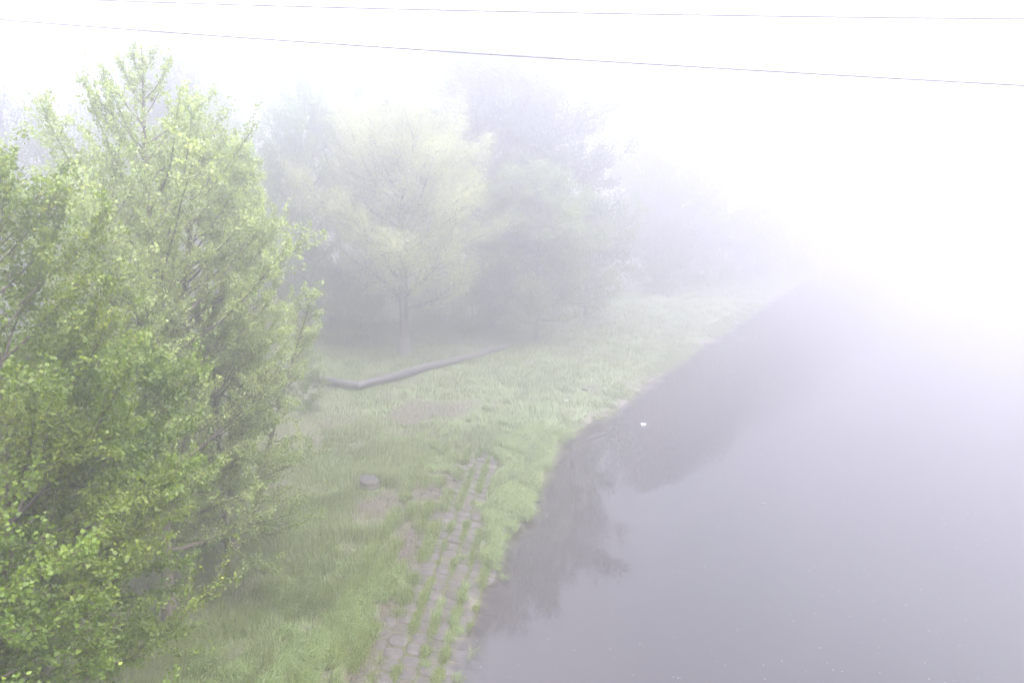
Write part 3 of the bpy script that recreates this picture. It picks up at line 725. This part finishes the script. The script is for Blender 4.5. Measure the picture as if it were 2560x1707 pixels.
def smoothline(P, n):
    P = np.array(P); d = np.concatenate([[0], np.cumsum(np.linalg.norm(np.diff(P, axis=0), axis=1))])
    u = np.linspace(0, d[-1], n); return np.stack([np.interp(u, d, P[:, k]) for k in range(3)], -1)


def resting(P, off):
    P = P.copy(); z = hgt(P[:, 0], P[:, 1])
    k = np.ones(9) / 9; zp = np.pad(z, 4, mode='edge'); P[:, 2] = np.convolve(zp, k, 'valid') + off; return P


pa = resting(smoothline(PP, 40), .3); pb = resting(smoothline(PP2, 40), .3)
pb[:, 2] += (pa[-1, 2] - pb[0, 2]) * np.linspace(1, 0, 40) ** 2
pb[30:, 2] -= np.linspace(0, .5, 10)
for P in (pa, pb):
    t_ = Tubes(); t_.add(P, .235, 20); t_.obj('pipe_run', M['pipe'], b)
jt = Tubes(); e1 = unit(pa[-2] - pa[-1]); e2 = unit(pb[1] - pb[0])
jt.add(np.array([pa[-1] + e1 * .28, pa[-1] + e1 * .12, pa[-1] + (e1 + e2) * .05, pb[0] + e2 * .12, pb[0] + e2 * .28]), .242, 20); jt.obj('elbow_joint', M['pipe'], b)
for P in (pa, pb):
    for k in (8, 20, 32):
        t_ = Tubes(); dd = unit(P[k + 1] - P[k]); t_.add(np.array([P[k] - dd * .03, P[k] - dd * .015, P[k] + dd * .015, P[k] + dd * .03]), [.236, .247, .247, .236], 20); t_.obj('weld_seam', M['pipe'], b)

# ------------------------------------------------------------------ stump
c0 = ground(848, 1112, .85); z0 = hg1(c0[0], c0[1])
b = empty('tree_stump', (c0[0], c0[1], z0), 'weathered grey tree stump with a split top in the grass', 'stump')
rg = np.random.default_rng(8); n = 40; an = np.arange(n) * 2 * math.pi / n
rb = .36 * (1 + .05 * np.sin(an * 3 + 1) + .04 * np.sin(an * 7) + rg.normal(0, .012, n))
notch = np.exp(-((an - 0.45) / .12) ** 2)
ring = lambda k, z: np.stack([c0[0] + np.cos(an) * rb * k, c0[1] + np.sin(an) * rb * k * .95, z], -1)
tz = z0 + .31 + .06 * np.sin(an) - .05 * np.cos(an)
V = np.concatenate([ring(1.28, np.full(n, z0 - .15)), ring(1.1, np.full(n, z0 + .1)), ring(1.0 - 0 * an, z0 + .2 + 0 * an), ring(1.0 - .18 * notch, tz - .025), ring(.965 - .2 * notch, tz)])
a_ = np.arange(n); b_ = (a_ + 1) % n
mesh_obj('bark', V, np.concatenate([np.stack([k * n + a_, k * n + b_, (k + 1) * n + b_, (k + 1) * n + a_], -1) for k in range(4)]), M['barkdark'], b, smooth=True)
V = np.concatenate([ring(.965 - .2 * notch, tz), ring(.6 - .1 * notch, z0 + .31 + (tz - z0 - .31) * .6 - .05 * notch), ring(.25 - 0 * an, z0 + .305 + (tz - z0 - .31) * .25 - .03 * notch), [[c0[0], c0[1], z0 + .3]]])
mesh_obj('cut_face', V, [np.concatenate([np.stack([k * n + a_, k * n + b_, (k + 1) * n + b_, (k + 1) * n + a_], -1) for k in range(2)]), np.stack([2 * n + a_, 2 * n + b_, np.full(n, 3 * n)], -1)], M['cut'], b)

# ------------------------------------------------------------------ bird on the water (head to the left, tail cocked up)
b = empty('white_bird', (BIRD[0], BIRD[1], 0), 'small white gull swimming on the river with its tail raised', 'bird'); BB = b
ax = np.array([(-.165, 0, .012), (-.15, 0, .03), (-.11, 0, .045), (-.05, 0, .052), (.02, 0, .055), (.09, 0, .065), (.15, 0, .09), (.2, 0, .12), (.235, 0, .135)])
rw = np.array([.012, .04, .066, .078, .078, .064, .04, .026, .01]); rh = rw * np.array([1, 1, 1, .95, .9, .8, .6, .4, .3])


def ellip(P, rw, rh, n=14):
    P = np.asarray(P, float); t_ = unit(np.gradient(P, axis=0)); sv = np.array([0, 1.0, 0]); upv = np.cross(sv, t_); upv *= np.sign(upv[:, 2:3] + 1e-6)
    an = np.arange(n) * 2 * math.pi / n
    V = P[:, None] + rw[:, None, None] * np.cos(an)[None, :, None] * sv + rh[:, None, None] * np.sin(an)[None, :, None] * upv[:, None]
    m_ = len(P); i = np.arange(m_ - 1)[:, None] * n; j = np.arange(n)[None]; j2 = (j + 1) % n
    Q = np.stack([i + j, i + j2, i + n + j2, i + n + j], -1).reshape(-1, 4)
    V = V.reshape(-1, 3); V = np.concatenate([V, P[:1], P[-1:]])
    T = np.concatenate([np.stack([np.full(n, m_ * n), j[0], j2[0]], -1), np.stack([np.full(n, m_ * n + 1), (m_ - 1) * n + j2[0], (m_ - 1) * n + j[0]], -1)])
    return V, [Q, T]


bl = np.array(b.location); S_ = 1.0
# body, neck and head in one tube: tail -> breast -> neck -> head
path = np.array([(.24, 0, .15), (.2, 0, .128), (.14, 0, .09), (.07, 0, .06), (0, 0, .05), (-.07, 0, .05), (-.125, 0, .062), (-.15, 0, .095), (-.155, 0, .13), (-.16, 0, .158), (-.178, 0, .178), (-.205, 0, .178), (-.222, 0, .172)])
w_ = np.array([.014, .03, .05, .07, .08, .078, .06, .042, .032, .032, .036, .026, .01]); h_ = np.array([.005, .012, .03, .052, .066, .07, .058, .042, .032, .032, .034, .026, .01])
V, Fc = ellip(path, w_, h_); mesh_obj('body', V + bl, Fc, M['feather'], b, smooth=True)
for sgn in (-1, 1):
    wp_ = np.array([(-.09, .06 * sgn, .085), (-.03, .078 * sgn, .095), (.06, .07 * sgn, .1), (.15, .04 * sgn, .12), (.235, .015 * sgn, .155)])
    V, Fc = ellip(wp_, np.array([.01, .02, .022, .014, .004]), np.array([.015, .035, .034, .02, .006])); mesh_obj('wing', V + bl, Fc, M['feather'], b, smooth=True)
V, Fc = ellip(np.array([(-.218, 0, .172), (-.24, 0, .167), (-.258, 0, .16)]), np.array([.009, .006, .001]), np.array([.009, .006, .001])); mesh_obj('beak', V + bl, Fc, M['beak'], b); BB.scale = (.66, .66, .66)


# ------------------------------------------------------------------ small things
def lump(name, loc, size, mat, label, cat_, seed, rough=.25):
    rg = np.random.default_rng(seed); nu, nv_ = 14, 9
    b = []
    for i in range(nv_):
        th = math.pi * i / (nv_ - 1)
        for j in range(nu):
            ph = 2 * math.pi * j / nu; k = 1 + rough * (vnoise([j * 1.7 % 14], [i * 2.1], 2.0, seed)[0] - .5) * 2 * math.sin(th)
            b.append((math.cos(ph) * math.sin(th) * size[0] * k, math.sin(ph) * math.sin(th) * size[1] * k, math.cos(th) * size[2] * k))
    V = np.array(b) + np.array(loc); i = np.arange(nv_ - 1)[:, None] * nu; j = np.arange(nu)[None]; j2 = (j + 1) % nu
    o = mesh_obj(name, V - np.array(loc), np.stack([i + j, i + nu + j, i + nu + j2, i + j2], -1).reshape(-1, 4), mat); o.location = tuple(float(q) for q in loc)
    return tag(o, label, cat_)


p0 = ground(1300, 923, .4); p0[2] = hg1(p0[0], p0[1]) + .1
lump('white_litter', p0, (.1, .07, .06), M['fluff'], 'crumpled white scrap of litter on the yellowish shore', 'litter', 31, .7)
p0 = ground(1045, 1106, .5); p0[2] = hg1(p0[0], p0[1]) + .1
lump('white_litter', p0, (.06, .045, .05), M['stone'], 'small grey scrap of litter beside the upper paving slabs', 'litter', 32, .7)
p0 = ground(1343, 895, .5); p0[2] = hg1(p0[0], p0[1]) + .05
lump('grey_stone', p0, (.2, .14, .12), M['stone'], 'grey stone lying near the muddy waterline', 'stone', 33, .35)
p0 = ground(1755, 1156, 0)
t_ = Tubes(); t_.add(np.array([(-.1, 0, .01), (-.06, .01, .03), (0, 0, .025), (.02, -.01, .015), (.07, .0, .02), (.1, .01, .005)]) + p0, [.012, .035, .03, .018, .026, .008], 8)
o = t_.obj('floating_wood', M['wood']); tag(o, 'short dark lump of wood floating on the open water', 'driftwood')
p0 = ground(2320, 722, 0); t_ = Tubes()
t_.add(np.array([(-.75, .1, .02), (-.3, .03, .04), (.1, 0, .03), (.5, -.05, .04), (.8, -.06, .01)]) + p0, [.02, .04, .04, .03, .01], 7)
o = t_.obj('floating_branch', M['wood']); tag(o, 'long thin branch drifting by the right frame edge', 'driftwood')

# poplar fluff on the water and the slabs
rg = np.random.default_rng(9); n = 2600
x = rg.uniform(-4, 26, n); y = 13 + 40 * rg.random(n) ** 1.5; sd = sdist(x, y)
s_ = scoord(x, y)
k = (np.abs(x) < y * .72 + 1) & ((sd < -.1) & (rg.random(n) < .42) | (sd > 0) & (s_ > -1.3) & (y < 27))
x, y, sd = x[k], y[k], sd[k]
x2 = rg.uniform(-4.2, -.6, 900); y2 = rg.uniform(13, 26, 900); s2_ = sdist(x2, y2); k = (s2_ > 0) & (scoord(x2, y2) > -1)
x = np.concatenate([x, x2[k]]); y = np.concatenate([y, y2[k]]); sd = np.concatenate([sd, s2_[k]])
z = np.where(sd < 0, .006, hgt(x, y, sd) + .045); sz = rg.uniform(.005, .012, len(x)) * np.where(sd < 0, 1.25, .8)
oc = np.array([(1, 0, 0), (-1, 0, 0), (0, 1, 0), (0, -1, 0), (0, 0, .8), (0, 0, -.8)], float); of = np.array([(0, 2, 4), (2, 1, 4), (1, 3, 4), (3, 0, 4), (2, 0, 5), (1, 2, 5), (3, 1, 5), (0, 3, 5)])
V = (np.stack([x, y, z], -1)[:, None] + oc[None] * sz[:, None, None]).reshape(-1, 3)
o = mesh_obj('seed_fluff', V, (np.arange(len(x))[:, None, None] * 6 + of[None]).reshape(-1, 3), M['fluff'])
tag(o, 'white specks of seed fluff scattered on water and slabs', 'seed fluff', kind='stuff')


# ------------------------------------------------------------------ overhead wires
def wire(label, P, r_):
    A, B = np.array(P[0]), np.array(P[1])
    A2 = A + (A - B) * .8; B2 = B + (B - A) * .6
    u = np.linspace(0, 1, 40)[:, None]; pts = A2 + (B2 - A2) * u; pts[:, 2] += -.35 * 4 * (u[:, 0] * (1 - u[:, 0])) + .35 * .9
    t_ = Tubes(); t_.add(pts, r_, 6)
    o = t_.obj('overhead_wire', M['wire']); tag(o, label, 'wire', 'overhead wires')


wire('upper overhead wire nearly level along the top of the sky', (at(210, 0, 19), at(2352, 50, 14)), .0195)
wire('lower overhead wire slanting down to the right across the sky', (at(0, 45, 19), at(2352, 203, 13)), .0185)

# ------------------------------------------------------------------ haze
HV, HQ = box(-259, 259, -60, 300, -2.8, 31.5)
m, nt, out = mat_base('mist')
pv_ = nt.nodes.new('ShaderNodeVolumePrincipled'); nt.links.new(pv_.outputs[0], out.inputs['Volume'])
pv_.inputs['Color'].default_value = (0.61, 0.602, 0.628, 1); pv_.inputs['Density'].default_value = 0.0212; pv_.inputs['Anisotropy'].default_value = 0.8
pv_.inputs['Density Attribute'].default_value = ''
o = mesh_obj('haze', HV, HQ, m); tag(o, 'pale morning mist filling the valley', 'mist', kind='stuff')

# ------------------------------------------------------------------ light
SUN_EL, SUN_AZ = R(65), R(130)            # azimuth measured from +Y towards +X
wd_ = bpy.data.worlds.new('World'); sc.world = wd_; wd_.use_nodes = True; nt = wd_.node_tree; nt.nodes.clear()
sky = nt.nodes.new('ShaderNodeTexSky'); sky.sky_type = 'NISHITA'; sky.sun_disc = False; sky.sun_elevation = SUN_EL; sky.sun_rotation = SUN_AZ
sky.dust_density = 3.0; sky.air_density = 1.0
hs = nt.nodes.new('ShaderNodeHueSaturation'); hs.inputs['Saturation'].default_value = 0.4; hs.inputs['Hue'].default_value = 0.53; nt.links.new(sky.outputs[0], hs.inputs['Color'])
bg = nt.nodes.new('ShaderNodeBackground'); bg.inputs['Strength'].default_value = 0.14; tc_ = nt.nodes.new('ShaderNodeTexCoord'); sx_ = nt.nodes.new('ShaderNodeSeparateXYZ'); nt.links.new(tc_.outputs['Generated'], sx_.inputs[0])
ov = nt.nodes.new('ShaderNodeMapRange'); ov.inputs[1].default_value = 0.0; ov.inputs[2].default_value = 0.8; ov.inputs[3].default_value = 0.15; ov.inputs[4].default_value = 1.8
nt.links.new(sx_.outputs[2], ov.inputs[0]); nt.links.new(mixrgb(nt, 1.0, hs.outputs[0], ov.outputs[0], 'MULTIPLY'), bg.inputs[0])   # overcast: the zenith is brighter than the horizon
wo = nt.nodes.new('ShaderNodeOutputWorld'); nt.links.new(bg.outputs[0], wo.inputs[0])
sl = bpy.data.lights.new('sun', 'SUN'); sl.energy = 0.5; sl.angle = R(40); sl.color = (1, .96, .92)
so = bpy.data.objects.new('sun', sl); COL.objects.link(so)
dv = Vector((math.sin(SUN_AZ) * math.cos(SUN_EL), math.cos(SUN_AZ) * math.cos(SUN_EL), math.sin(SUN_EL)))
so.rotation_euler = dv.to_track_quat('Z', 'Y').to_euler()

# ------------------------------------------------------------------ render settings
vs = sc.view_settings
sc.display_settings.display_device = 'sRGB'; vs.view_transform = 'Standard'; vs.look = 'None'; vs.gamma = 1.0; vs.exposure = 3.68; vs.use_curve_mapping = False
cy = sc.cycles
cy.max_bounces = 8; cy.diffuse_bounces = 3; cy.glossy_bounces = 3; cy.transmission_bounces = 3; cy.volume_bounces = 3; cy.transparent_max_bounces = 12
cy.use_denoising = True; cy.denoiser = 'OPENIMAGEDENOISE'; cy.denoising_input_passes = 'RGB_ALBEDO_NORMAL'
cy.use_adaptive_sampling = True; cy.adaptive_threshold = 0.002; cy.sample_clamp_indirect = 8
